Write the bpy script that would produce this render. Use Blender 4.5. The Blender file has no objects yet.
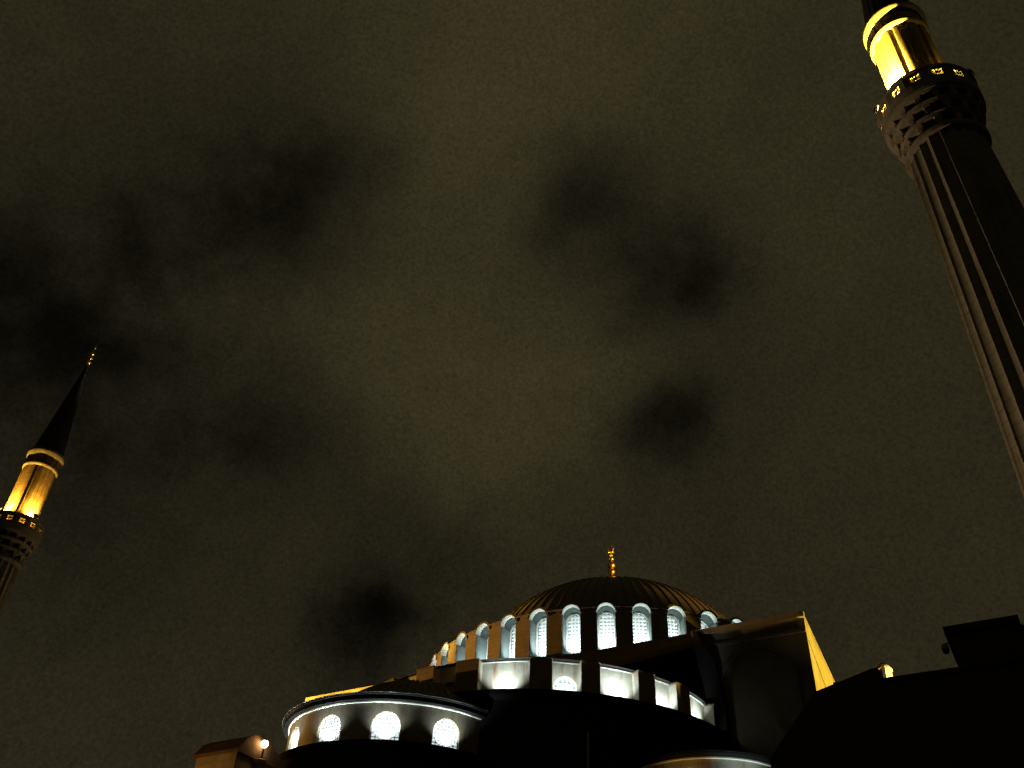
import bpy, math, random
from math import sin, cos, pi, sqrt, radians as rad
from mathutils import Vector, Matrix
random.seed(7)
scene = bpy.context.scene
COL = scene.collection
EYE = 1.6                                   # eye height; every h below is measured from the eye

# ------------------------------------------------------------------ camera
cam_data = bpy.data.cameras.new('camera')
cam = bpy.data.objects.new('camera', cam_data)
COL.objects.link(cam)
PITCH, ROLL = 0.69412, -0.053474
F_ = Vector((0, cos(PITCH), sin(PITCH))); U0 = Vector((0, -sin(PITCH), cos(PITCH))); R0 = Vector((1, 0, 0))
U_ = U0 * cos(ROLL) + R0 * sin(ROLL); R_ = R0 * cos(ROLL) - U0 * sin(ROLL)
cam.matrix_world = Matrix(((R_.x, U_.x, -F_.x, 0), (R_.y, U_.y, -F_.y, 0), (R_.z, U_.z, -F_.z, EYE), (0, 0, 0, 1)))
cam_data.sensor_width = 36.0
cam_data.lens = 36.0 * 915.0 / 1024.0
cam_data.clip_start = 0.1
cam_data.clip_end = 6000
scene.camera = cam

# ------------------------------------------------------------------ view and render
scene.view_settings.view_transform = 'Standard'
scene.view_settings.look = 'None'
scene.view_settings.exposure = 0.0
scene.view_settings.gamma = 1.0
scene.view_settings.use_curve_mapping = False
scene.render.engine = 'CYCLES'
scene.cycles.use_denoising = True
scene.cycles.max_bounces = 5
scene.cycles.sample_clamp_indirect = 4.0

# ------------------------------------------------------------------ night sky with city-lit cloud
world = bpy.data.worlds.new('World'); scene.world = world; world.use_nodes = True
nt = world.node_tree; nt.nodes.clear()
def nn(tree, typ, **kw):
    n = tree.nodes.new(typ)
    for k, v in kw.items(): setattr(n, k, v)
    return n
def val(tree, x): return x
def mth(tree, op, a, b=None, c=None, clamp=False):
    n = tree.nodes.new('ShaderNodeMath'); n.operation = op; n.use_clamp = clamp
    for i, s in enumerate((a, b, c)):
        if s is None: continue
        if isinstance(s, (int, float)): n.inputs[i].default_value = s
        else: tree.links.new(s, n.inputs[i])
    return n.outputs[0]
def vmth(tree, op, a, b=None, out=0):
    n = tree.nodes.new('ShaderNodeVectorMath'); n.operation = op
    for i, s in enumerate((a, b)):
        if s is None: continue
        if isinstance(s, (tuple, list, Vector)): n.inputs[i].default_value = s
        elif isinstance(s, (int, float)): n.inputs[3].default_value = s
        else: tree.links.new(s, n.inputs[i])
    return n.outputs[out]
def noise(tree, vec, scale, detail=4, rough=.55, color=False):
    n = nn(tree, 'ShaderNodeTexNoise'); n.inputs['Scale'].default_value = scale
    n.inputs['Detail'].default_value = detail; n.inputs['Roughness'].default_value = rough
    tree.links.new(vec, n.inputs['Vector'])
    return n.outputs['Color' if color else 'Fac']
tc = nn(nt, 'ShaderNodeTexCoord')
D = vmth(nt, 'NORMALIZE', tc.outputs['Generated'])
warp = vmth(nt, 'SUBTRACT', noise(nt, D, 9.0, 6, .65, True), (.5, .5, .5))
ws = nn(nt, 'ShaderNodeVectorMath', operation='SCALE'); nt.links.new(warp, ws.inputs[0]); ws.inputs[3].default_value = .11
DW = vmth(nt, 'ADD', D, ws.outputs[0])
def sky_dir(u, v):
    return (F_ + R_ * ((u - 512) / 915) + U_ * ((384 - v) / 915)).normalized()
# cloud density: (direction, angular radius, weight); positive = thick glowing cloud, negative = gap with dark sky
patches = [((328, 165), .05, -.34), ((225, 200), .07, -.22), ((150, 340), .07, -.15), ((320, 208), .080, -.48), ((262, 225), .060, -.30), ((585, 190), .042, -.68), ((548, 232), .045, -.35),
           ((630, 225), .060, -.30), ((697, 260), .042, -.85), ((647, 303), .036, -.48), ((656, 428), .038, -.75), ((672, 405), .03, -.30),
           ((5, 275), .09, -.50), ((40, 330), .07, -.25), ((150, 215), .06, -.12), ((95, 400), .110, -.42), ((378, 646), .040, -.52), ((345, 634), .040, -.42), ((395, 618), .03, -.2), ((462, 560), .050, -.45), ((388, 502), .055, -.42),
           ((281, 432), .055, -.62), ((560, 520), .050, -.25), ((230, 560), .12, -.16), ((740, 330), .05, -.2), ((130, 170), .06, -.12),
           ((330, 110), .07, -.12), ((760, 560), .10, -.15), ((100, 540), .12, -.18), ((700, 470), .06, -.15), ((190, 300), .05, .15),
           ((500, 60), .28, .22), ((520, 50), .13, .50), ((445, 135), .075, .32), ((340, 335), .085, .42), ((500, 350), .10, .28),
           ((462, 455), .085, .36), ((600, 370), .06, .25), ((540, 480), .08, .25), ((120, 720), .16, .10), ((780, 60), .2, .10), ((820, 470), .15, .10)]
rag = mth(nt, 'SUBTRACT', noise(nt, D, 15.0, 7, .62), .5)
acc = None
for (u, v), rr, w in patches:
    d = sky_dir(u, v)
    dist = vmth(nt, 'DISTANCE', DW, tuple(d), out=1)
    t = mth(nt, 'MAXIMUM', mth(nt, 'MULTIPLY_ADD', rag, 1.1 if w < 0 else .8, mth(nt, 'DIVIDE', dist, rr * 1.3)), 0.0)
    g = mth(nt, 'POWER', 2.71828, mth(nt, 'MULTIPLY', mth(nt, 'MULTIPLY', t, t), -1.0))
    g = mth(nt, 'MULTIPLY', g, w)
    acc = g if acc is None else mth(nt, 'ADD', acc, g)
n1 = mth(nt, 'MULTIPLY', mth(nt, 'SUBTRACT', noise(nt, DW, 4.2, 6, .58), .5), .40)
n2 = mth(nt, 'MULTIPLY', mth(nt, 'SUBTRACT', noise(nt, DW, 14.0, 7, .66), .5), .50)
den = mth(nt, 'ADD', mth(nt, 'ADD', acc, mth(nt, 'ADD', n1, n2)), .95)
den = mth(nt, 'MULTIPLY', mth(nt, 'ADD', den, mth(nt, 'SQRT', mth(nt, 'MULTIPLY_ADD', den, den, .10))), .48)   # thins out softly
fine = mth(nt, 'MULTIPLY', mth(nt, 'SUBTRACT', noise(nt, D, 260.0, 2, .8), .5), 1.3)      # fine mottle standing in for sensor grain
den = mth(nt, 'MULTIPLY', den, mth(nt, 'ADD', fine, 1.0))
cr = nn(nt, 'ShaderNodeMix', data_type='RGBA')
nt.links.new(mth(nt, 'SUBTRACT', den, .35, clamp=True), cr.inputs[0])
cr.inputs[6].default_value = (.0222, .0186, .0100, 1); cr.inputs[7].default_value = (.0228, .0192, .0084, 1)
bg = nn(nt, 'ShaderNodeBackground'); nt.links.new(cr.outputs[2], bg.inputs[0]); nt.links.new(den, bg.inputs[1])
sky = nn(nt, 'ShaderNodeTexSky', sky_type='NISHITA'); sky.sun_disc = False
sky.sun_elevation = rad(-6); sky.sun_rotation = rad(300)
bg2 = nn(nt, 'ShaderNodeBackground'); nt.links.new(sky.outputs[0], bg2.inputs[0]); bg2.inputs[1].default_value = .05
ad = nn(nt, 'ShaderNodeAddShader'); nt.links.new(bg.outputs[0], ad.inputs[0]); nt.links.new(bg2.outputs[0], ad.inputs[1])
wo = nn(nt, 'ShaderNodeOutputWorld'); nt.links.new(ad.outputs[0], wo.inputs[0])

# ------------------------------------------------------------------ floodlights of the place
AMBER = (1.0, .56, .12); YELLOW = (1.0, .71, .065); COLD = (.80, 1.0, .98)
def lamp(name, P, target, watts, color, angle=None, radius=.15, blend=.6):
    l = bpy.data.lights.new(name, 'SPOT' if angle else 'POINT')
    l.energy = watts; l.color = color; l.shadow_soft_size = radius
    o = bpy.data.objects.new(name, l); COL.objects.link(o)
    o.location = (P[0], P[1], P[2] + EYE)
    if angle:
        l.spot_size = rad(angle); l.spot_blend = blend
        dv = Vector(target) - Vector(P)
        o.rotation_euler = dv.to_track_quat('-Z', 'Y').to_euler()
    return o

# ------------------------------------------------------------------ the plan of the place (metres, from the eye)
def dr(g): return Vector((sin(rad(g)), cos(rad(g))))          # compass direction
DC = Vector((13.232, 99.121))            # centre of the great dome
AX = dr(210.5); RX = dr(120.5)           # axes of the church
CS = Vector((3.972, 79.344))             # centre of the half dome
CE = Vector((-6.724, 69.511))            # centre of the low apse
CR = Vector((14.2, 62.4))            # centre of the small round chapel
PL = Vector((-43.32, 71.98)); PR = Vector((19.886, 25.453))   # minarets
def ar(A, R): return DC + AX * A + RX * R
W_FLOOD = 1.0
TAN = (1.0, .70, .34)
lamp('sodium_flood', (-56, 98, 25), (-2, 87, 38), 200000, AMBER, 30, .5)
for tx in ((29, 94, 46.0), (26, 89, 47.2), (20, 86.5, 48.5)):
    lamp('sodium_flood', (78, 58, 22), tx, 200000, AMBER, 11, .4)
lamp('sodium_flood', (78, 58, 22), (20, 88, 50), 120000, AMBER, 16, .5)
lamp('sodium_flood', (-50, 88, 14), (-20, 93, 34), 330000, YELLOW, 22, .4)
lamp('sodium_flood', (62, 70, 12), (27, 71.5, 28.2), 600000, YELLOW, 20, .3)
lamp('sodium_flood', (-22, 60, 3), (19.9, 25.5, 31), 42000, TAN, 44, .5)
lamp('sodium_flood', (-60, 80, 20.5), (-4, 67.5, 25.2), 100000, AMBER, 24, .5)
lamp('sodium_flood', (-18, 85, 13.5), (-43.0, 72, 40), 4500, TAN, 50, .5)
lamp('sodium_flood', (-18, 85, 13.5), (-43.3, 72, 60.8), 90000, TAN, 7, .3)  # unseen narrow spot added only to brighten the far finial

# ------------------------------------------------------------------ materials
MATS = {}
def mat(name, base, rough=.85, metal=0., var=.25, scale=1.2, bump=.3, courses=None, stain=None, spec=.3):
    m = bpy.data.materials.new(name); m.use_nodes = True; t = m.node_tree
    b = t.nodes['Principled BSDF']; b.inputs['Roughness'].default_value = rough; b.inputs['Metallic'].default_value = metal
    b.inputs['Specular IOR Level'].default_value = spec
    geo = nn(t, 'ShaderNodeNewGeometry'); P = geo.outputs['Position']
    n = noise(t, P, scale, 6, .6); n_f = noise(t, P, scale * 9, 4, .6)
    f = mth(t, 'ADD', mth(t, 'MULTIPLY', n, .7), mth(t, 'MULTIPLY', n_f, .3))
    mx = nn(t, 'ShaderNodeMix', data_type='RGBA'); t.links.new(mth(t, 'MULTIPLY_ADD', f, 2.4, -.7, clamp=True), mx.inputs[0])
    lo = tuple(c * (1 - var) for c in base); hi = tuple(min(1, c * (1 + var)) for c in base)
    mx.inputs[6].default_value = (*lo, 1); mx.inputs[7].default_value = (*hi, 1)
    col = mx.outputs[2]; height = f
    if stain:
        sm = nn(t, 'ShaderNodeMapping'); sm.inputs['Scale'].default_value = (1.6, 1.6, .25); t.links.new(P, sm.inputs['Vector'])
        sn = noise(t, sm.outputs[0], .9, 5, .65)
        ms = nn(t, 'ShaderNodeMix', data_type='RGBA'); t.links.new(mth(t, 'MULTIPLY_ADD', sn, 5.0, -2.6, clamp=True), ms.inputs[0])
        t.links.new(col, ms.inputs[6]); ms.inputs[7].default_value = (*stain, 1); col = ms.outputs[2]
    if courses:
        sep = nn(t, 'ShaderNodeSeparateXYZ'); t.links.new(P, sep.inputs[0])
        fr = mth(t, 'FRACT', mth(t, 'DIVIDE', sep.outputs[2], courses))
        joint = mth(t, 'LESS_THAN', fr, .10)
        mj = nn(t, 'ShaderNodeMix', data_type='RGBA'); t.links.new(mth(t, 'MULTIPLY', joint, .55), mj.inputs[0])
        t.links.new(col, mj.inputs[6]); mj.inputs[7].default_value = (*[c * .45 for c in base], 1); col = mj.outputs[2]
        height = mth(t, 'SUBTRACT', height, mth(t, 'MULTIPLY', joint, .4))
    t.links.new(col, b.inputs['Base Color'])
    if bump:
        bp = nn(t, 'ShaderNodeBump'); bp.inputs['Strength'].default_value = bump; bp.inputs['Distance'].default_value = .05
        t.links.new(height, bp.inputs['Height']); t.links.new(bp.outputs[0], b.inputs['Normal'])
    return m
M_PLASTER = mat('weathered_pale_plaster', (.50, .45, .38), .9, var=.3, stain=(.26, .13, .07), scale=.8)
M_BUTT = mat('brick_buttress_plaster', (.24, .17, .11), .9, var=.3, courses=.42, scale=1.0)
M_STONE = mat('grey_limestone', (.24, .215, .175), .88, var=.25, courses=.55, stain=(.12, .10, .08))
M_BRICK = mat('old_brick_and_stone', (.34, .23, .12), .9, var=.4, courses=.3, scale=2.0, stain=(.12, .07, .04))
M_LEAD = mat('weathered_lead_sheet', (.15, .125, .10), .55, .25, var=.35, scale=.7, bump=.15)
M_DARK = mat('unlit_dark_masonry', (.045, .04, .034), .92, var=.35, courses=.5)  # colour kept low so the unlit masses stay black
M_BLACK = mat('shade_black_lead', (.012, .011, .010), .9, var=.3, courses=.6, spec=.05)  # near-black colour stands for shade where floodlight spill would show
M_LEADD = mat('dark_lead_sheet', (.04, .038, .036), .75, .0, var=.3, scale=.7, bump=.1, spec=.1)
M_WHITE = mat('white_plaster_lattice', (.78, .78, .74), .8, var=.06, bump=.1)
M_TRIM = mat('pale_plaster_moulding', (.52, .50, .45), .85, var=.2, scale=2)
M_GOLD = mat('gilded_copper', (.95, .62, .20), .38, 1.0, var=.1, bump=.05)
M_IRON = mat('dark_painted_iron', (.03, .03, .03), .5, .5, var=.2, bump=.05)
M_ZINC = mat('zinc_drainpipe', (.2, .21, .21), .45, .6, var=.15, bump=.05)
M_GROUND = mat('stone_paving', (.12, .11, .10), .9, var=.3, scale=.3)
M_TILE = mat('brown_roof_tiles', (.20, .11, .06), .9, var=.3, courses=.22, scale=1.5)
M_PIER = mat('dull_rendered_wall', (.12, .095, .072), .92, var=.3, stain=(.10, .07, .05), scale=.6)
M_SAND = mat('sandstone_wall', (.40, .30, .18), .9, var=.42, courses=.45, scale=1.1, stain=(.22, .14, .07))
def glass_mat():
    m = bpy.data.materials.new('frosted_window_glass'); m.use_nodes = True
    b = m.node_tree.nodes['Principled BSDF']; b.inputs['Base Color'].default_value = (.30, .34, .36, 1); b.inputs['Roughness'].default_value = .3
    return m
M_GLASS = glass_mat()
M_GLOW = glass_mat(); M_GLOW.name = 'frosted_glass_added_glow'
_b = M_GLOW.node_tree.nodes['Principled BSDF']; _b.inputs['Emission Color'].default_value = (.86, .97, 1.0, 1); _b.inputs['Emission Strength'].default_value = .30  # glow added to the panes, stands for floodlight on the glass
_b.inputs['Base Color'].default_value = (.12, .14, .15, 1)
M_GLOW2 = M_GLOW.copy(); M_GLOW2.name = 'frosted_glass_strong_glow'
_b = M_GLOW2.node_tree.nodes['Principled BSDF']; _b.inputs['Emission Strength'].default_value = .8  # stronger added glow so the apse panes look overexposed
M_TYMP = mat('shaded_green_grey_plaster', (.04, .052, .05), .9, var=.25, scale=1.5)  # darker copy of the jamb plaster: recess shade put into the colour
M_SLATE = mat('grey_green_plaster', (.13, .15, .15), .9, var=.2, scale=1.5)
def emit(name, color, strength):
    m = bpy.data.materials.new(name); m.use_nodes = True; t = m.node_tree; t.nodes.clear()
    e = nn(t, 'ShaderNodeEmission'); e.inputs[0].default_value = (*color, 1); e.inputs[1].default_value = strength
    o = nn(t, 'ShaderNodeOutputMaterial'); t.links.new(e.outputs[0], o.inputs[0]); return m
M_LENS = emit('lit_lamp_lens', (1.0, .78, .34), 9.0)
M_BULB = emit('lit_wall_lamp_glass', (1.0, .82, .5), 14.0)

# ------------------------------------------------------------------ mesh helpers
class MB:
    def __init__(s): s.v = []; s.f = []
    def add(s, vs, fs):
        o = len(s.v); s.v += [tuple(x) for x in vs]; s.f += [tuple(i + o for i in f) for f in fs]; return s
    def box(s, x0, x1, y0, y1, z0, z1, fn=None):
        vs = [(x, y, z) for x in (x0, x1) for y in (y0, y1) for z in (z0, z1)]
        if fn: vs = [fn(*p) for p in vs]
        return s.add(vs, [(0, 1, 3, 2), (4, 6, 7, 5), (0, 4, 5, 1), (2, 3, 7, 6), (0, 2, 6, 4), (1, 5, 7, 3)])
    def prism(s, poly, e):            # poly: 3d points of one end, e: extrusion vector
        n = len(poly); e = Vector(e)
        vs = [Vector(p) for p in poly] + [Vector(p) + e for p in poly]
        return s.add(vs, [tuple(range(n))[::-1], tuple(range(n, 2 * n))] + [(i, (i + 1) % n, n + (i + 1) % n, n + i) for i in range(n)])
    def lathe(s, c, prof, n=64, g0=0., g1=360., fn=None, cap=True):   # prof: (radius, h); fn(r, h, g) -> r
        full = abs(g1 - g0 - 360) < 1e-6; m = n if full else n + 1
        o = len(s.v); k = len(prof)
        for i in range(m):
            g = g0 + (g1 - g0) * i / n
            for (r, h) in prof:
                q = fn(r, h, g) if fn else r
                s.v.append((c[0] + q * sin(rad(g)), c[1] + q * cos(rad(g)), h))
        for i in range(n):
            j = (i + 1) % m
            for q in range(k - 1):
                s.f.append((o + i * k + q, o + j * k + q, o + j * k + q + 1, o + i * k + q + 1))
        return s
    def tube(s, p0, p1, r, n=10):
        p0, p1 = Vector(p0), Vector(p1); d = (p1 - p0).normalized()
        x = d.orthogonal().normalized(); y = d.cross(x)
        ring = [x * cos(2 * pi * i / n) * r + y * sin(2 * pi * i / n) * r for i in range(n)]
        return s.add([p0 + q for q in ring] + [p1 + q for q in ring],
                     [(i, (i + 1) % n, n + (i + 1) % n, n + i) for i in range(n)] + [tuple(range(n))[::-1], tuple(range(n, 2 * n))])
    def ball(s, c, r, n=14, m=8, sz=1.0):
        return s.lathe(c, [(max(1e-3, r * sin(pi * i / m)), c[2] - r * sz * cos(pi * i / m)) for i in range(m + 1)], n)
WL = {}                                                        # world location of everything built
def build(name, mb, m, parent=None, loc=None, rz=0., local=False, smooth=False, mesh=None):
    """one mesh object; vertices given in eye-level coordinates unless local"""
    pw = WL.get(parent.name, Vector((0, 0, 0))) if parent else Vector((0, 0, 0))
    if mesh is None:
        me = bpy.data.meshes.new(name)
        if local: vs = mb.v
        else:
            base = Vector(loc) if loc is not None else pw
            vs = [(x - base.x, y - base.y, z + EYE - base.z) for x, y, z in mb.v]
        me.from_pydata(vs, [], mb.f); me.validate(); me.materials.append(m)
        import bmesh
        bm = bmesh.new(); bm.from_mesh(me); bmesh.ops.recalc_face_normals(bm, faces=bm.faces); bm.to_mesh(me); bm.free()
        if smooth:
            for p in me.polygons: p.use_smooth = True
            me.set_sharp_from_angle(angle=rad(38))
    else: me = mesh
    o = bpy.data.objects.new(name, me); COL.objects.link(o)
    if parent: o.parent = parent
    wl = Vector(loc) if loc is not None else pw
    o.location = wl - pw; o.rotation_euler = (0, 0, rz); WL[o.name] = wl
    return o
def thing(name, label, cat, loc, group=None):
    o = bpy.data.objects.new(name, None); COL.objects.link(o); o.empty_display_size = .2
    o.location = loc; o['label'] = label; o['category'] = cat; WL[o.name] = Vector(loc)
    if group: o['group'] = group
    return o

# ------------------------------------------------------------------ ground
g = MB(); g.add([(-2500, -2500, -EYE), (2500, -2500, -EYE), (2500, 2500, -EYE), (-2500, 2500, -EYE)], [(0, 1, 2, 3)])
o = build('ground', g, M_GROUND); o['kind'] = 'structure'

# ------------------------------------------------------------------ generic arched pieces (local frame: x along wall, y outward, z up)
def arch_pts(w, spring, n=16):
    return [(w * cos(pi * i / n), spring + w * sin(pi * i / n)) for i in range(n + 1)]
def panel_with_arch(w, top, bot, hw, spring, th):
    """flat wall panel, outer face y=0, arched hole through it"""
    m = MB(); ap = arch_pts(hw, spring)[::-1]; hole = [(-hw, bot)] + ap + [(hw, bot)]
    outer = [(-w, bot)] + [(-w + 2 * w * i / 16, top) for i in range(17)] + [(w, bot)]
    n = len(hole); vs = [(x, 0, z) for x, z in hole] + [(x, 0, z) for x, z in outer] + [(x, -th, z) for x, z in hole]
    fs = []
    for i in range(n - 1):
        fs += [(i, i + 1, n + i + 1, n + i), (i, 2 * n + i, 2 * n + i + 1, i + 1)]
    return m.add(vs, fs)
def arch_ring(m, r0, r1, spring, y0, y1, n=18, a0=0., a1=pi, legs=None):
    ps = [(cos(a0 + (a1 - a0) * i / n), sin(a0 + (a1 - a0) * i / n)) for i in range(n + 1)]
    vs = []
    for cx, sz in ps:
        for (r, y) in ((r0, y0), (r1, y0), (r1, y1), (r0, y1)): vs.append((r * cx, y, spring + r * sz))
    fs = [(4 * i + k, 4 * i + 4 + k, 4 * i + 4 + (k + 1) % 4, 4 * i + (k + 1) % 4) for i in range(n) for k in range(4)]
    fs += [(0, 1, 2, 3), (4 * n + 3, 4 * n + 2, 4 * n + 1, 4 * n)]
    m.add(vs, fs)
    if legs is not None:
        for sgn in (-1, 1):
            x0, x1 = sorted((sgn * r0, sgn * r1)); m.box(x0, x1, min(y0, y1), max(y0, y1), legs, spring)
    return m
def lattice(hw, bot, spring, nx, dz, bw, y, th=.06):
    m = MB()
    for i in range(1, nx):
        x = -hw + 2 * hw * i / nx; t = spring + sqrt(max(0, hw * hw - x * x))
        m.box(x - bw / 2, x + bw / 2, y - th, y, bot, t)
    z = bot + dz
    while z < spring + hw - .08:
        h = hw if z < spring else sqrt(max(0, hw * hw - (z - spring) ** 2))
        m.box(-h, h, y - th * .8, y + .006, z - bw / 2, z + bw / 2); z += dz
    return m
def pane(hw, bot, spring, y):
    m = MB(); pts = [(-hw, bot)] + arch_pts(hw, spring)[::-1] + [(hw, bot)]
    return m.add([(x, y, z) for x, z in pts], [tuple(range(len(pts)))])

# ================================================================== THE DOMED CHURCH
church = thing('domed_church', 'huge domed church with floodlit arched windows round its dome and half dome', 'church', (DC.x, DC.y, 0))

# main block and piers, in church axes
def AR(A, R, h): p = ar(A, R); return (p.x, p.y, h)
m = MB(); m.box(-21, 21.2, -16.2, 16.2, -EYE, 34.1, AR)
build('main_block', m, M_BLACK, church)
m = MB(); m.prism([AR(21.22, -25.2, -EYE), AR(21.22, -25.2, 34.4), AR(9, -25.2, 34.4), AR(9, -25.2, -EYE)], Vector((*(RX * 9.0), 0)))
m.box(21.1, 21.4, -25.3, -16.2, 34.1, 34.5, AR)
build('great_pier', m, M_SAND, church)
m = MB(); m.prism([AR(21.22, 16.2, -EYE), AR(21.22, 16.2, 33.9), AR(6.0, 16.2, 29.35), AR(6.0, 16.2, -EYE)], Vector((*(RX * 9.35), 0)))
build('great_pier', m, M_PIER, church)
m = MB()   # projecting coping of the right pier: along the face and down the sloping end
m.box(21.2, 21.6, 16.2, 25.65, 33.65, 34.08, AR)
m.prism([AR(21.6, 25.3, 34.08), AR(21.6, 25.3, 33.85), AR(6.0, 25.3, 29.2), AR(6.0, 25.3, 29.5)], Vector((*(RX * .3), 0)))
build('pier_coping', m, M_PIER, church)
m = MB()   # blind arch on the pier face and string courses
def face_fn(x, y, z): return AR(21.2 + y, 21.2 + x, z)
q = MB(); arch_ring(q, 2.9, 3.2, 28.8, 0.0, .16, 24, legs=18.0); m.add([face_fn(*p) for p in q.v], q.f)
m.box(21.2, 21.32, 16.3, 25.55, 32.5, 32.75, AR)
m.prism([AR(20.9, 25.54, 31.9), AR(20.9, 25.54, 31.75), AR(10.6, 25.54, 24.8), AR(10.6, 25.54, 25.0)], Vector((*(RX * .06), 0)))
build('blind_arch_moulding', m, M_PIER, church)
for R0_, R1_ in ((-25, -16.2), (16.2, 25.5)):
    m = MB(); m.box(-21, -9, R0_, R1_, -EYE, 30, AR); build('great_pier', m, M_SAND, church)
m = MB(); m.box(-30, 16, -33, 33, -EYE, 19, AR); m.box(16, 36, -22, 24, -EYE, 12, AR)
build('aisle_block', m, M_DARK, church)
# drum
drum_loc = (DC.x, DC.y, 0)
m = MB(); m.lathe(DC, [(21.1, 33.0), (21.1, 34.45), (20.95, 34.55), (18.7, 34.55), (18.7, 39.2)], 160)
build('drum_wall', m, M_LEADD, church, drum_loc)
HB = 34.55
W0 = 189.35; STEP = 9.04
RW, RO, HW = 19.2, 20.80, .88
# one bay in a local frame: y outward from the axis, x to the right seen from above, shared by every bay
sq = sqrt(RO * RO - HW * HW)
# plan of a buttress between bay 0 and bay +STEP
def plan(g, x, y): d = dr(g); t = Vector((d.y, -d.x)); return d * y + t * x
bp = [plan(0, HW, sq), plan(0, HW, RW - .1), plan(STEP, -HW, RW - .1), plan(STEP, -HW, sq)]
mb_b = MB(); mb_b.prism([(p.x, p.y, HB + EYE) for p in bp], (0, 0, 38.95 - HB))
cp = [plan(0, HW - .05, sq + .14), plan(0, HW - .05, RW), plan(STEP, -HW + .05, RW), plan(STEP, -HW + .05, sq + .14)]
mb_b.prism([(p.x, p.y, 38.955 + EYE) for p in cp], (0, 0, .10))
SP = 38.55
pw = panel_with_arch(HW + .02, SP + HW + .10, HB, .66, 38.46, .22)
av = MB(); arch_ring(av, .66, .74, 38.46, 0.002, .06, legs=HB); arch_ring(av, .79, .85, 38.46, 0.002, .035, legs=HB)
mb_av = MB(); mb_av.add([(x, y + RW, z + EYE) for x, y, z in av.v], av.f)
jm = MB(); jm.box(-HW, -HW + .035, 0.001, RO - RW - .12, HB, SP); jm.box(HW - .035, HW, 0.001, RO - RW - .12, HB, SP)
mb_jm = MB(); mb_jm.add([(x, y + RW, z + EYE) for x, y, z in jm.v], jm.f)
arch_ring(pw, HW - .035, HW - .002, SP, 0.001, RO - RW - .55)  # dark inner vault ring, shaded tone behind the bright crescent
mb_win = MB(); mb_win.add([(x, y + RW, z + EYE) for x, y, z in pw.v], pw.f)
la = lattice(.66, HB, 38.46, 4, .36, .13, 0); mb_lat = MB(); mb_lat.add([(x, y + RW - .10, z + EYE) for x, y, z in la.v], la.f)
pa = pane(.66, HB, 38.46, RW - .15); mb_pane = MB(); mb_pane.add([(x, y, z + EYE) for x, y, z in pa.v], pa.f)
hd = MB(); arch_ring(hd, HW + .03, HW + .20, SP, RW - .3, RO + .05); arch_ring(av, HW - .012, HW + .028, SP, RO - RW - .56, RO - RW + .06)  # pale front ring paints the lit crescent of the vault
mb_av = MB(); mb_av.add([(x, y + RW, z + EYE) for x, y, z in av.v], av.f)
mb_hood = MB(); mb_hood.add([(x, y, z + EYE) for x, y, z in hd.v], hd.f)
me_b = me_w = me_l = me_p = me_h = me_a = me_j = None
for k in range(-12, 12):
    gk = W0 + STEP * k; rz = -rad(gk)
    ob = build('drum_buttress', mb_b, M_BUTT, church, drum_loc, rz, True, mesh=me_b); me_b = ob.data
    ow = build('drum_window', mb_win, M_TYMP, church, drum_loc, rz, True, mesh=me_w); me_w = ow.data
    ol = build('lattice', mb_lat, M_WHITE, ow, None, 0, True, mesh=me_l); me_l = ol.data
    op = build('pane', mb_pane, M_GLOW, ow, None, 0, True, mesh=me_p); me_p = op.data
    oj = build('jamb_lining', mb_jm, M_SLATE, ow, None, 0, True, mesh=me_j); me_j = oj.data
    oa = build('archivolt', mb_av, M_TRIM, ow, None, 0, True, mesh=me_a); me_a = oa.data
    oh = build('arch_hood', mb_hood, M_LEAD, ow, None, 0, True, mesh=me_h); me_h = oh.data
    if -10 <= k <= 9:
        p = DC + dr(gk) * 20.65
        q = DC + dr(gk) * 19.2
        lamp('window_flood', (p.x, p.y, 34.85), (q.x, q.y, 37.2), 1600, COLD, 88, .12, .9)

# lead roof: skirt over the buttresses and the ribbed dome
HC, RS = 32.03, 18.65
m = MB()
def scal(r, h, g):
    return r
m.lathe(DC, [(18.6, 39.15), (19.25, 39.25), (19.2, 39.5), (18.6, 39.8), (17.1, 39.95)], 160)
build('roof_skirt', m, M_LEAD, church, drum_loc)
NR = 84
m = MB(); prof = []
for i in range(25):
    th = rad(22.5 + (90 - 22.5) * i / 24); prof.append((max(.02, RS * cos(th)), HC + RS * sin(th)))
for j in range(NR):
    g0 = 360 * j / NR
    for gg, up in ((0, 0), (.40, 0), (.43, .10), (.57, .10), (.60, 0)):
        for (r, h) in prof:
            f = (RS + up) / RS; q = r * f; z = HC + (h - HC) * f
            m.v.append((DC.x + q * sin(rad(g0 + gg * 360 / NR)), DC.y + q * cos(rad(g0 + gg * 360 / NR)), z))
K = len(prof); N = NR * 5
for i in range(N):
    j = (i + 1) % N
    for q in range(K - 1): m.f.append((i * K + q, j * K + q, j * K + q + 1, i * K + q + 1))
dome = build('main_dome', m, M_LEAD, church, drum_loc)
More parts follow.
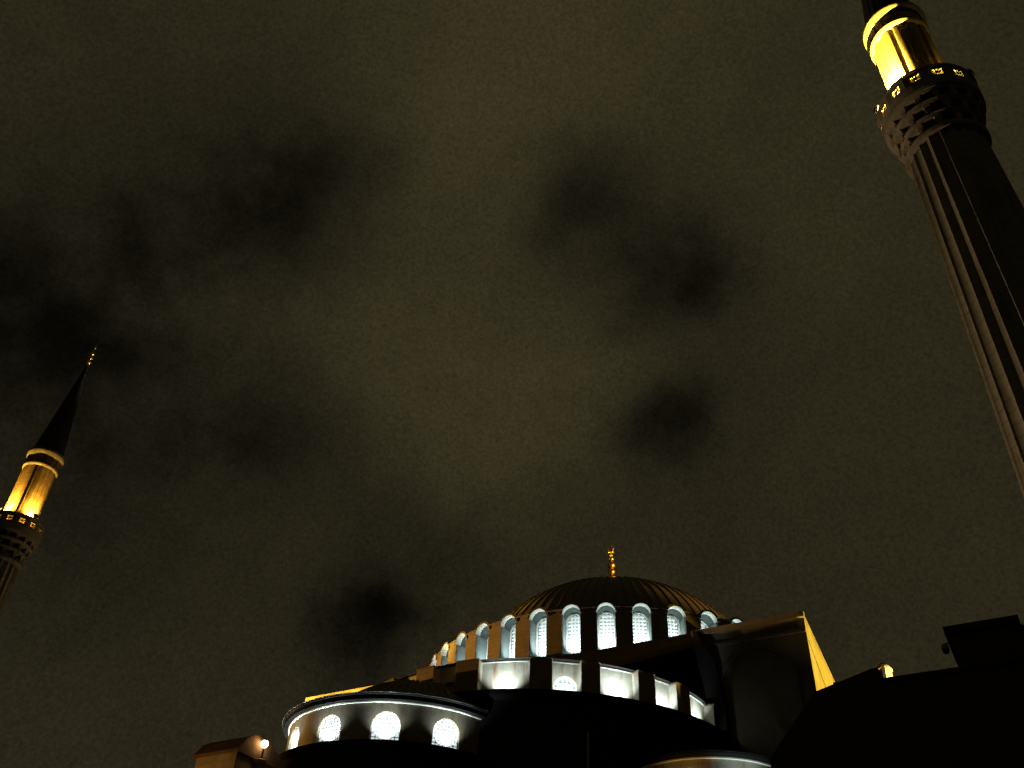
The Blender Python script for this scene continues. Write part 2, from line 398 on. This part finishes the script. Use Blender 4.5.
# gilded finial
m = MB(); hz = HC + RS
m.lathe(DC, [(.75, hz - .15), (.55, hz + .25), (.18, hz + .6), (.13, hz + 2.2), (.10, hz + 6.0), (.01, hz + 6.05)], 16)
for h, r, s in ((hz + .9, .5, .7), (hz + 1.75, .42, .8), (53.05, .50, .55), (53.85, .44, .95), (54.72, .50, .95), (55.55, .36, .75), (56.02, .22, .8), (56.42, .42, .5)):
    m.ball((DC.x, DC.y, h), r, 16, 10, s)
cx = Vector((*RX, 0))
for i in range(20):           # crescent
    a0 = rad(-235 + 290 * i / 20); a1 = rad(-235 + 290 * (i + 1) / 20)
    w0 = .02 + .09 * sin(pi * i / 20); w1 = .02 + .09 * sin(pi * (i + 1) / 20)
    c = Vector((DC.x, DC.y, 57.0))
    p0 = c + cx * cos(a0) * .34 + Vector((0, 0, sin(a0) * .34)); p1 = c + cx * cos(a1) * .34 + Vector((0, 0, sin(a1) * .34))
    m.tube(p0, p1, max(w0, w1), 8)
build('finial', m, M_GOLD, church, drum_loc, smooth=True)

# ------------------------------------------------------------------ curved walls with arched windows
def curved_wall(c, R, g0, g1, h0, h1, wins=(), depth=.35, step=1.0):
    """wins: (compass, half width, spring)"""
    m = MB(); gs = set()
    n = max(2, int((g1 - g0) / step)); gs |= {g0 + (g1 - g0) * i / n for i in range(n + 1)}
    for (g, hw, sp) in wins:
        dg = math.degrees(hw / R); gs = {x for x in gs if abs(x - g) > dg + .05}
        gs |= {g + dg * cos(pi * i / 18) for i in range(19)}
    gs = sorted(gs)
    def P(g, r, h): d = dr(g); return (c.x + d.x * r, c.y + d.y * r, h)
    for ga, gb in zip(gs[:-1], gs[1:]):
        mid = (ga + gb) / 2; ba = bb = h0
        for (g, hw, sp) in wins:
            dg = math.degrees(hw / R)
            if abs(mid - g) < dg:
                ba = sp + sqrt(max(0, hw * hw - (rad(ga - g) * R) ** 2)); bb = sp + sqrt(max(0, hw * hw - (rad(gb - g) * R) ** 2))
                m.add([P(ga, R, ba), P(gb, R, bb), P(gb, R - depth, bb), P(ga, R - depth, ba)], [(0, 1, 2, 3)])
                if abs(ga - g + dg) < 1e-4: m.add([P(ga, R, h0), P(ga, R, sp), P(ga, R - depth, sp), P(ga, R - depth, h0)], [(0, 1, 2, 3)])
                if abs(gb - g - dg) < 1e-4: m.add([P(gb, R, h0), P(gb, R, sp), P(gb, R - depth, sp), P(gb, R - depth, h0)], [(0, 1, 2, 3)])
        m.add([P(ga, R, ba), P(gb, R, bb), P(gb, R, h1), P(ga, R, h1)], [(0, 1, 2, 3)])
    return m
def wall_window(c, R, g, hw, bot, sp, nx, dz, bw, name, depth=.35, glass=None):
    loc = (c.x, c.y, 0); rz = -rad(g)
    fr = MB(); arch_ring(fr, hw - .07, hw - .002, sp, -.12, -.03, legs=bot)
    mf = MB(); mf.add([(x, y + R - depth + .14, z + EYE) for x, y, z in fr.v], fr.f)
    w = build(name, mf, M_WHITE, church, loc, rz, True)
    la = lattice(hw - .07, bot, sp, nx, dz, bw, 0); ml = MB(); ml.add([(x, y + R - depth + .08, z + EYE) for x, y, z in la.v], la.f)
    build('lattice', ml, M_WHITE, w, None, 0, True)
    pa = pane(hw + .04, bot, sp, 0); mp = MB(); mp.add([(x, y + R - depth + .01, z + EYE) for x, y, z in pa.v], pa.f)
    build('pane', mp, glass or M_GLASS, w, None, 0, True)
    return w

# half dome with its ring of bays
RB, RWS, HT = 15.59, 14.86, 27.4
butts = [(232.5, 3.0), (216.8, 3.0), (203.2, 3.2), (182.9, 2.9), (169.5, 2.5), (152.8, 2.7), (139.2, 2.8), (119.0, 3.3)]
swins = [(210.1, .80, 25.46), (176.0, .88, 25.49), (146.1, .76, 25.25)]
m = curved_wall(CS, RWS, 112, 309, 24.0, HT, swins, .4)
for g, hg in butts:                       # thin pale slabs added to brighten the floodlit sides of every buttress
    d = dr(g); t = Vector((d.y, -d.x)); w = RB * rad(hg)
    for sg in (-1, 1):
        vs = [CS + d * y + t * (sg * x) for (x, y) in ((w + .004, RWS - .2), (w + .004, RB - .03), (w + .03, RB - .03), (w + .03, RWS - .2))]
        m.prism([(p.x, p.y, 24.0) for p in vs], (0, 0, HT - 24.08))
build('half_dome_wall', m, M_PLASTER, church, (CS.x, CS.y, 0))
for g, hw, sp in swins: wall_window(CS, RWS, g, hw, 24.2, sp, 5, .34, .12, 'half_dome_window', .4)
for i, (g, hg) in enumerate(butts):
    d = dr(g); t = Vector((d.y, -d.x)); w = RB * rad(hg)
    m = MB()
    def bf(x, y, z): p = CS + d * y + t * x; return (p.x, p.y, z)
    m.box(-w, w, RWS - .3, RB, 23.6, HT - .05, bf)
    m.box(-w - .05, w + .05, RWS - .2, RB + .06, HT - .049, HT + .03, bf)
    build('half_dome_buttress', m, M_BUTT, church, (CS.x, CS.y, 0))
edges = [(butts[i + 1][0] + butts[i + 1][1], butts[i][0] - butts[i][1]) for i in range(len(butts) - 1)]
m = MB()
for e0, e1 in edges:
    m.lathe(CS, [(RWS - .1, HT - .07), (RWS + .08, HT - .04), (RWS + .08, HT + .01), (RWS - .1, HT + .02)], 8, e0, e1)
build('half_dome_cornice', m, M_TRIM, church, (CS.x, CS.y, 0))
for e0, e1 in edges:
    gm = (e0 + e1) / 2; wide = e1 - e0
    p = CS + dr(gm) * 15.5; q = CS + dr(gm) * RWS
    lamp('bay_flood', (p.x, p.y, 24.7), (q.x, q.y, 26.3), 1250 if wide > 9 else (480 if 172 < gm < 180 else 850), COLD, 112 if gm > 135 else 90, .10, 1.0)
m = MB(); hz = 29.2
prof = [(14.5, HT + .10), (14.98, HT + .10), (15.04, HT + .20), (12.0, HT + 1.4), (8.0, HT + 2.8), (4.0, HT + 3.7), (.02, HT + 4.0)]
m.lathe(CS, prof, 120, 100, 321)
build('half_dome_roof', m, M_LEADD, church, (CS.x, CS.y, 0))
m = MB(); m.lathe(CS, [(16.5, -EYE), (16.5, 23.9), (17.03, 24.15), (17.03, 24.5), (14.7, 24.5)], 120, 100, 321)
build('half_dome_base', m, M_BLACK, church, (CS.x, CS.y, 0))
m = MB(); m.prism([AR(21.25, 16.4, 20), AR(21.25, 16.4, 33.95), AR(21.25, 16.6, 33.95), AR(21.25, 18.0, 31.2), AR(21.25, 18.5, 27.6), AR(21.25, 18.6, 20)], Vector((*(AX * .6), 0)))
build('shoulder_buttress', m, M_BLACK, church)
# drainpipe down the dark wall
d = dr(171.5); p = CS + d * 16.62
m = MB(); m.tube((p.x, p.y, 5), (p.x, p.y, 21.9), .08)
for h in (9, 13, 17, 20.9): m.tube((p.x, p.y, h), (p.x, p.y, h + .14), .14)
build('drainpipe', m, M_ZINC, church)

# low round apse in front
RA = 8.25
awins = [(g_, .98, 21.02) for g_ in (269.6, 240.7, 211.8, 182.9, 154.0)]
M_APSE = mat('brown_grey_plaster', (.19, .155, .115), .9, var=.3, stain=(.10, .06, .04), scale=.8)
m = curved_wall(CE, RA, 100, 330, 19.0, 22.6, awins, .35)
build('apse_wall', m, M_APSE, church, (CE.x, CE.y, 0))
for g, hw, sp in awins: wall_window(CE, RA, g, hw, 19.3, sp, 7, .27, .055, 'apse_window', glass=M_GLOW2)
m = MB(); m.lathe(CE, [(RA - .1, 22.56), (RA + .12, 22.58), (RA + .13, 22.65), (RA - .1, 22.67)], 160, 95, 335)
build('apse_moulding', m, M_TRIM, church, (CE.x, CE.y, 0))
m = MB(); m.lathe(CE, [(RA + .60, 23.052), (RA + .645, 23.06), (RA + .645, 23.10), (RA + .5, 23.14)], 160, 95, 335)
build('gutter_edge', m, M_ZINC, church, (CE.x, CE.y, 0))
m = MB(); m.lathe(CE, [(RA, 22.68), (RA + .45, 22.68), (RA + .45, 22.97), (RA + .60, 22.98), (RA + .62, 23.05), (RA - 2, 23.25)], 160, 95, 335)
build('apse_cornice', m, M_BLACK, church, (CE.x, CE.y, 0))
NA = 64; m = MB(); CD = CE + Vector((.98, -.93)); AR0, AH = 8.97, 17.4
prof = [(AR0 * cos(rad(t)), AH + AR0 * sin(rad(t))) for t in [38 + x * 52 / 16 for x in range(17)]]
for j in range(NA):
    for gg, up in ((0, 0), (.78, 0), (.82, .09), (.96, .09)):
        for (r, h) in prof:
            f = 1 + up / AR0; m.v.append((CD.x + max(.01, r) * f * sin(2 * pi * (j + gg) / NA), CD.y + max(.01, r) * f * cos(2 * pi * (j + gg) / NA), AH + (h - AH) * f))
K = len(prof); N = NA * 4
for i in range(N):
    j = (i + 1) % N
    for q in range(K - 1): m.f.append((i * K + q, j * K + q, j * K + q + 1, i * K + q + 1))
build('apse_roof', m, M_LEAD, church, (CE.x, CE.y, 0))
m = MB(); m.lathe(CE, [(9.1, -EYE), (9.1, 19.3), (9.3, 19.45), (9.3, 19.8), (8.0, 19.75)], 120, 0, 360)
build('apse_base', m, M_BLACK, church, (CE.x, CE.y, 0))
for g, hw, sp in awins[:]:
    p = CE + dr(g) * 8.62; q = CE + dr(g) * RA
    lamp('apse_flood', (p.x, p.y, 19.95), (q.x, q.y, 22.3), 1250, COLD, 112, .08, 1.0)

# small round chapel lower down on the right
RC = 5.15
d0 = dr(191); gw = 204.0
cw = [(gw - 36, .5, 17.75), (gw, .5, 17.75), (gw + 36, .5, 17.75)]
m = curved_wall(CR, RC, 90, 300, 14.0, 18.85, cw, .3, 2)
build('chapel_wall', m, M_PLASTER, church, (CR.x, CR.y, 0))
for g, hw, sp in cw: wall_window(CR, RC, g, hw, 15.6, sp, 4, .3, .06, 'chapel_window', .3)
m = MB(); m.lathe(CR, [(RC - .1, 18.72), (RC + .14, 18.75), (RC + .15, 18.82), (RC - .05, 18.84)], 120, 80, 310)
build('chapel_moulding', m, M_TRIM, church, (CR.x, CR.y, 0))
m = MB(); m.lathe(CR, [(RC, 18.84), (RC + .15, 18.85), (RC + .3, 19.02), (RC + .32, 19.1), (RC + .38, 19.11), (RC + .38, 19.16), (RC - .5, 19.3)], 120, 80, 310)
build('chapel_cornice', m, M_BLACK, church, (CR.x, CR.y, 0))
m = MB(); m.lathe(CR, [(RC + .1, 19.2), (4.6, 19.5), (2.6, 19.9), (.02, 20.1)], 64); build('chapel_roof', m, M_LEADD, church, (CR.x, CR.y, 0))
m = MB(); m.lathe(CR, [(RC + .5, -EYE), (RC + .5, 14.6), (RC - .4, 14.8)], 64); build('chapel_base', m, M_DARK, church, (CR.x, CR.y, 0))
for g, w, colr in ((gw - 36, 600, COLD), (gw, 200, AMBER)):
    p = CR + dr(g) * (RC + .55); q = CR + dr(g) * RC
    lamp('chapel_flood', (p.x, p.y, 15.6), (q.x, q.y, 18), w, colr, 84, .1, .9)

# ================================================================== MINARETS
def minaret(P, label, lamps):
    t = thing('minaret', label, 'minaret', (P.x, P.y, 0), 'floodlit minarets beside the church')
    L = (P.x, P.y, 0)
    m = MB()
    def flute(r, h, g):
        u = (g * 20 / 360) % 1.0
        return r - .16 * sin(pi * u) ** .7 if h > 8 else r
    prof = [(2.75, -EYE), (2.75, 7.5), (2.35, 8.4)] + [(2.30 - .022 * (h - 9), h) for h in range(9, 36, 3)] + [(1.70, 36.4), (1.66, 37.2)]
    m.lathe(P, prof, 200, fn=flute)
    build('shaft', m, M_STONE, t, L)
    m = MB(); m.lathe(P, [(1.6, 36.45), (1.84, 36.5), (1.9, 36.65), (1.84, 36.8), (1.6, 36.85)], 64); build('shaft_ring', m, M_STONE, t, L)
    # stalactite corbels: four tiers of little niches
    tiers = [(36.85, 37.6, 1.60, 1.84, 12), (37.57, 38.33, 1.74, 2.06, 14), (38.3, 39.0, 1.92, 2.22, 16)]
    for ti, (h0, h1, r0, r1, n) in enumerate(tiers):
        m = MB(); NS = n * 12; o = len(m.v); nz = 7
        for i in range(NS):
            u = (i / 12 + .5 * (ti % 2)) % 1.0
            for z in range(nz + 1):
                s = z / nz
                half = .36 * sqrt(max(0, 1 - s ** 2.2)) if s < .82 else 0     # pointed niche that closes upward
                inside = abs(u - .5) < half
                base = r0 + (r1 - r0) * (s ** 1.6) * 1.0
                r = max(1.32, r0 - .40) if inside else max(base, r0 + (r1 - r0) * .55)
                g = 360 * i / NS
                m.v.append((P.x + r * sin(rad(g)), P.y + r * cos(rad(g)), h0 + (h1 - h0) * s))
        for i in range(NS):
            j = (i + 1) % NS
            for z in range(nz): m.f.append((i * (nz + 1) + z, j * (nz + 1) + z, j * (nz + 1) + z + 1, i * (nz + 1) + z + 1))
        m.lathe(P, [(r1, h1), (r1 + .05, h1 + .02), (r1 + .05, h1 + .08), (r0, h1 + .09)], NS)
        build('stalactite_corbel', m, M_STONE, t, L)
    m = MB(); m.lathe(P, [(1.2, 39.04), (2.2, 39.04), (2.32, 39.12), (2.32, 39.30), (1.2, 39.32)], 64); build('balcony_floor', m, M_STONE, t, L)
    # pierced parapet
    NPAN = 14; R1 = 2.24
    post = MB(); rail = MB(); rail.lathe(P, [(R1 - .1, 40.46), (R1 + .11, 40.46), (R1 + .13, 40.56), (R1 + .09, 40.66), (R1 - .1, 40.66), (R1 - .1, 40.46)], NPAN * 4)
    rail.lathe(P, [(R1 - .08, 39.29), (R1 + .09, 39.29), (R1 + .09, 39.69), (R1 - .08, 39.69), (R1 - .08, 39.3)], NPAN * 4)
    build('parapet_rail', rail, M_STONE, t, L)
    for i in range(NPAN):
        g = 360 * (i + .5) / NPAN; d = dr(g); tt = Vector((d.y, -d.x)); wd = R1 * math.tan(pi / NPAN)
        m = MB(); y = R1 * cos(pi / NPAN) + .02
        def pf(x, yy, z): q = P + d * (y + yy) + tt * x; return (q.x, q.y, z)
        m.box(-wd, -wd * .46, -.06, .07, 39.67, 40.48, pf); m.box(wd * .46, wd, -.06, .07, 39.67, 40.48, pf)
        hw = wd * .46; hc = 40.08
        m.box(-hw, hw, -.05, .05, 39.68, 39.86, pf); m.box(-hw, hw, -.05, .05, 40.29, 40.47, pf)
        # star lattice of crossing bars
        for k in range(4):
            an = pi * k / 4 + pi / 8; dx, dz = cos(an), sin(an)
            ln = min(hw / max(1e-6, abs(dx)), .23 / max(1e-6, abs(dz))) * .98; bw = .022
            q = []
            for yy in (-.035, .035):
                for (sa, sb) in ((-1, -1), (1, -1), (1, 1), (-1, 1)):
                    q.append(pf(dx * ln * sa - dz * bw * sb, yy + .002 * k, hc + dz * ln * sa + dx * bw * sb))
            m.add(q, [(0, 1, 2, 3), (7, 6, 5, 4), (0, 4, 5, 1), (1, 5, 6, 2), (2, 6, 7, 3), (3, 7, 4, 0)])
        build('parapet_panel', m, M_STONE, t, L)
    # upper shaft with flat pilasters, mouldings
    m = MB(); NP = 12
    def pil(r, h, g):
        u = (g * NP / 360) % 1.0
        return r + (0 if P.x > 0 else .09) + ((.09 if P.x > 0 else .025) if (u < .30 or u > .70) else 0.0)
    m.lathe(P, [(1.32, 39.3), (1.32, 46.3)], 240, fn=pil)
    up = build('upper_shaft', m, M_BRICK, t, L)
    m = MB(); m.lathe(P, [(1.3, 46.1), (1.44, 46.14), (1.54, 46.26), (1.55, 46.36), (1.42, 46.42), (1.3, 46.44)], 64)
    build('ring_moulding', m, M_STONE, t, L, smooth=True)
    m = MB(); m.lathe(P, [(1.41, 46.4), (1.41, 47.35)], 64)
    for i in range(18):
        g = 20 * i; d = dr(g); tt = Vector((d.y, -d.x))
        def bf(x, y, z): q = P + d * (1.38 + y) + tt * x; return (q.x, q.y, z)
        m.box(-.15, .15, 0, .10, 46.62, 47.15, bf)
    build('frieze', m, M_BRICK, t, L)
    m = MB(); m.lathe(P, [(1.35, 47.3), (1.50, 47.34), (1.62, 47.5), (1.64, 47.76), (1.54, 47.82), (1.60, 47.9), (1.60, 48.0), (1.2, 48.1)], 64)
    build('ring_moulding', m, M_STONE, t, L, smooth=True)
    m = MB(); NC = 24
    def rib(r, h, g): return r + (.03 if (g * NC / 360) % 1 < .2 else 0) * (r > .2)
    m.lathe(P, [(1.45, 48.12), (1.38, 48.35), (1.30, 48.6), (.72, 53.6), (.10, 59.3), (.08, 59.5)], 120, fn=rib)
    build('pointed_cap', m, M_LEADD, t, L)
    m = MB(); m.lathe(P, [(.12, 59.3), (.06, 59.8), (.05, 62.0), (.01, 62.3)], 10)
    for h, r in ((59.75, .26), (60.35, .22), (60.9, .24), (61.7, .13)): m.ball((P.x, P.y, h), r, 14, 8, .85)
    build('finial', m, M_GOLD, t, L, smooth=True)
    # narrow door to the balcony
    g = 217 if P.x < 0 else 205
    # lamps on the balcony rail
    LAMPC = YELLOW if P.x > 0 else (1.0, .56, .06)
    for (gl, yaw, lg, watts, lab) in lamps:
        q = P + dr(gl) * 2.24; d = dr(gl + yaw); tt = Vector((d.y, -d.x))
        ft = thing('floodlight', lab, 'floodlight', (q.x, q.y, 40.66 + EYE), 'floodlights on the minaret balconies')
        def lf(x, y, z):
            s = q + d * (y * cos(.35) - z * sin(.35)) + tt * x; return (s.x, s.y, 40.86 + y * sin(.35) + z * cos(.35))
        m = MB(); m.box(-.17, .17, -.08, .14, -.02, .30, lf); m.box(-.2, .2, -.12, .02, .30, .33, lf); build('housing', m, M_IRON, ft)
        m = MB(); m.box(-.15, .15, -.10, -.081, .0, .28, lf); build('lens', m, M_LENS, ft)
        m = MB()
        for sx in (-.2, .2): m.box(sx - .015, sx + .015, -.02, .03, -.18, .16, lf)
        m.box(-.2, .2, -.03, .04, -.19, -.165, lf); build('bracket', m, M_IRON, ft)
        s = q - dr(gl) * .30 if lg is None else P + dr(lg) * 1.95  # with lg set, the unseen source sits apart from its fixture
        lamp('balcony_flood', (s.x, s.y, 41.05), (P.x, P.y, 43.6), watts, LAMPC, 130, .08, .8)
        s = P + dr(lg or gl) * 1.9
        lamp('balcony_low_fill', (s.x, s.y, 39.6), (P.x, P.y, 42), watts * .2, LAMPC, 150, .08, .8)  # unseen extra light added low on the balcony
    return t
minaret(PR, 'tall fluted stone minaret standing close at the right, its cap cut off above', [(288, 45, 256, 60000, 'small lit floodlight on the near minaret balcony rail, on its bright left side'),
        (136, -42, None, 160, 'small floodlight on the near minaret balcony rail, on its dark right side')])
minaret(PL, 'distant slender minaret on the left with its whole dark pointed cap', [(205, 0, None, 5200, 'small floodlight on the far minaret balcony rail, above its star openings'),
        (118, 0, None, 3000, 'small floodlight on the far minaret balcony, at its right edge'), (262, 0, None, 5200, 'small floodlight on the far minaret balcony, at its left edge')])

# ================================================================== NEAR BUILDINGS, dark
HA = 46.17
b = thing('roadside_hall', 'unlit low hall with a sloping roof edge, black against the sky at lower right', 'building', (*ar(HA, 36), 0))
m = MB(); m.prism([AR(HA, 27.5, -EYE), AR(HA, 27.5, 15.0), AR(HA, 30.15, 17.9), AR(HA, 33.0, 18.62), AR(HA, 33.3, 18.66), AR(HA, 33.32, 17.9), AR(HA, 52, 17.85), AR(HA, 52, -EYE)], Vector((*(AX * -9), 0)))
build('wall', m, M_DARK, b)
m = MB(); m.box(HA - 9.2, HA + .12, 33.34, 52.3, 17.86, 18.04, AR)
build('roof_edge', m, M_LEADD, b)
m = MB(); m.prism([AR(HA - .004, 36.86, 18.042), AR(HA - .004, 36.86, 19.71), AR(HA - .004, 39.9, 19.71), AR(HA - .004, 41.4, 18.6), AR(HA - .004, 41.4, 18.042)], Vector((*(AX * -5), 0))); build('roof_block', m, M_DARK, b)
m = MB(); m.box(HA - 5.2, HA + .16, 36.66, 39.97, 19.72, 20.05, AR); build('roof_block_cornice', m, M_LEADD, b)
for R_c in (31.25,):
    m = MB(); m.box(HA - .6, HA - .25, R_c - .2, R_c + .2, 17.9, 18.32, AR); build('chimney', m, M_DARK, b)
# round lamp head on the corner of the block
q = ar(HA - .3, 36.62)
f = thing('dome_lamp', 'unlit dark round lamp head fixed to the side of the black roof block', 'lamp', (q.x, q.y, 18.9 + EYE))
m = MB(); e = -RX
m.tube((q.x + RX.x * .24, q.y + RX.y * .24, 19.45), (q.x + e.x * .1, q.y + e.y * .1, 19.35), .04)
build('arm', m, M_IRON, f)
m = MB(); c = q + e * .12
m.lathe(c, [(.03, 19.4), (.10, 19.38), (.17, 19.28), (.18, 19.12), (.16, 19.1)], 18); build('hood', m, M_ZINC, f, smooth=True)
m = MB(); m.ball((c.x, c.y, 19.05), .165, 18, 10, 1.0); build('globe', m, M_IRON, f, smooth=True)

# small floodlit turret rising behind the hall roof
T = Vector((29.1, 65.9))
b = thing('stone_turret', 'tiny floodlit stone turret with rounded top peeping over the dark roof edge', 'turret', (T.x, T.y, 0))
m = MB(); m.lathe(T, [(.62, -EYE), (.62, 28.62)], 8, 11, 371); build('wall', m, M_SAND, b)
m = MB(); m.lathe(T, [(.60, 28.6), (.70, 28.63), (.70, 28.70), (.55, 28.95), (.28, 29.2), (.02, 29.28)], 24); build('cap', m, M_SAND, b, smooth=True)
m = MB(); d = dr(200); tt = Vector((d.y, -d.x))
def sf(x, y, z): q = T + d * y + tt * x; return (q.x, q.y, z)
m.box(-.11, .11, .4, .70, 26.5, 28.9, sf); build('slit_window', m, M_IRON, b)
lamp('turret_flood', (30.2, 63.5, 26.9), (29.1, 65.9, 28.7), 2600, (1.0, .74, .25), 60, .1)

# lamp-lit gatehouse at the lower left
A1 = 51.5
b = thing('gatehouse', 'small lamp-lit sandstone gatehouse with a hipped tile roof at lower left', 'building', (*ar(A1, -4), 0))
m = MB(); m.box(A1 - 4.4, A1, -5.7, -2.5, -EYE, 17.28, AR); build('wall', m, M_SAND, b)
m = MB()
m.prism([AR(A1 + .12, -5.95, 17.25), AR(A1 + .12, -5.95, 17.42), AR(A1 - .5, -6.0, 18.2), AR(A1 - 1.1, -6.0, 18.55), AR(A1 - 2.2, -6.0, 18.75), AR(A1 - 4.5, -6.0, 17.4), AR(A1 - 4.5, -6.0, 17.25)], Vector((*(RX * 3.6), 0)))
build('roof', m, M_TILE, b)
m = MB(); m.box(A1 - 2.0, A1 - 1.1, -2.51, -2.46, 14.2, 16.6, AR); build('doorway', m, M_IRON, b)
# lamp on its bracket beside the gable
q = ar(A1 - 1.75, -2.15)
f = thing('street_lamp', 'glowing lamp on a thin post beside the gatehouse gable', 'street lamp', (q.x, q.y, 0))
m = MB(); m.tube((q.x, q.y, -EYE), (q.x, q.y, 17.95), .06); m.tube((q.x, q.y, 17.3), (q.x, q.y, 17.42), .1); build('post', m, M_IRON, f)
m = MB(); m.lathe(q, [(.30, -EYE), (.30, 16.9), (.38, 17.0), (.38, 17.2), (.05, 17.35)], 16); build('pillar', m, M_SAND, f)
m = MB(); m.ball((q.x, q.y, 18.2), .22, 18, 12); build('bulb', m, M_BULB, f, smooth=True)
m = MB(); m.lathe(q, [(.02, 18.55), (.08, 18.5), (.20, 18.40), (.21, 18.37), (.02, 18.4)], 18); build('cap', m, M_IRON, f, smooth=True)
p = q + AX * .35
lamp('gate_lamp', (p.x, p.y, 18.2), None, 9, AMBER, None, .2)
q2 = ar(A1 + 4.5, -6.0)
lamp('gate_flood', (q2.x, q2.y, 13.0), tuple(Vector((*ar(A1, -3.6), 16.8))), 420, AMBER, 70, .2)
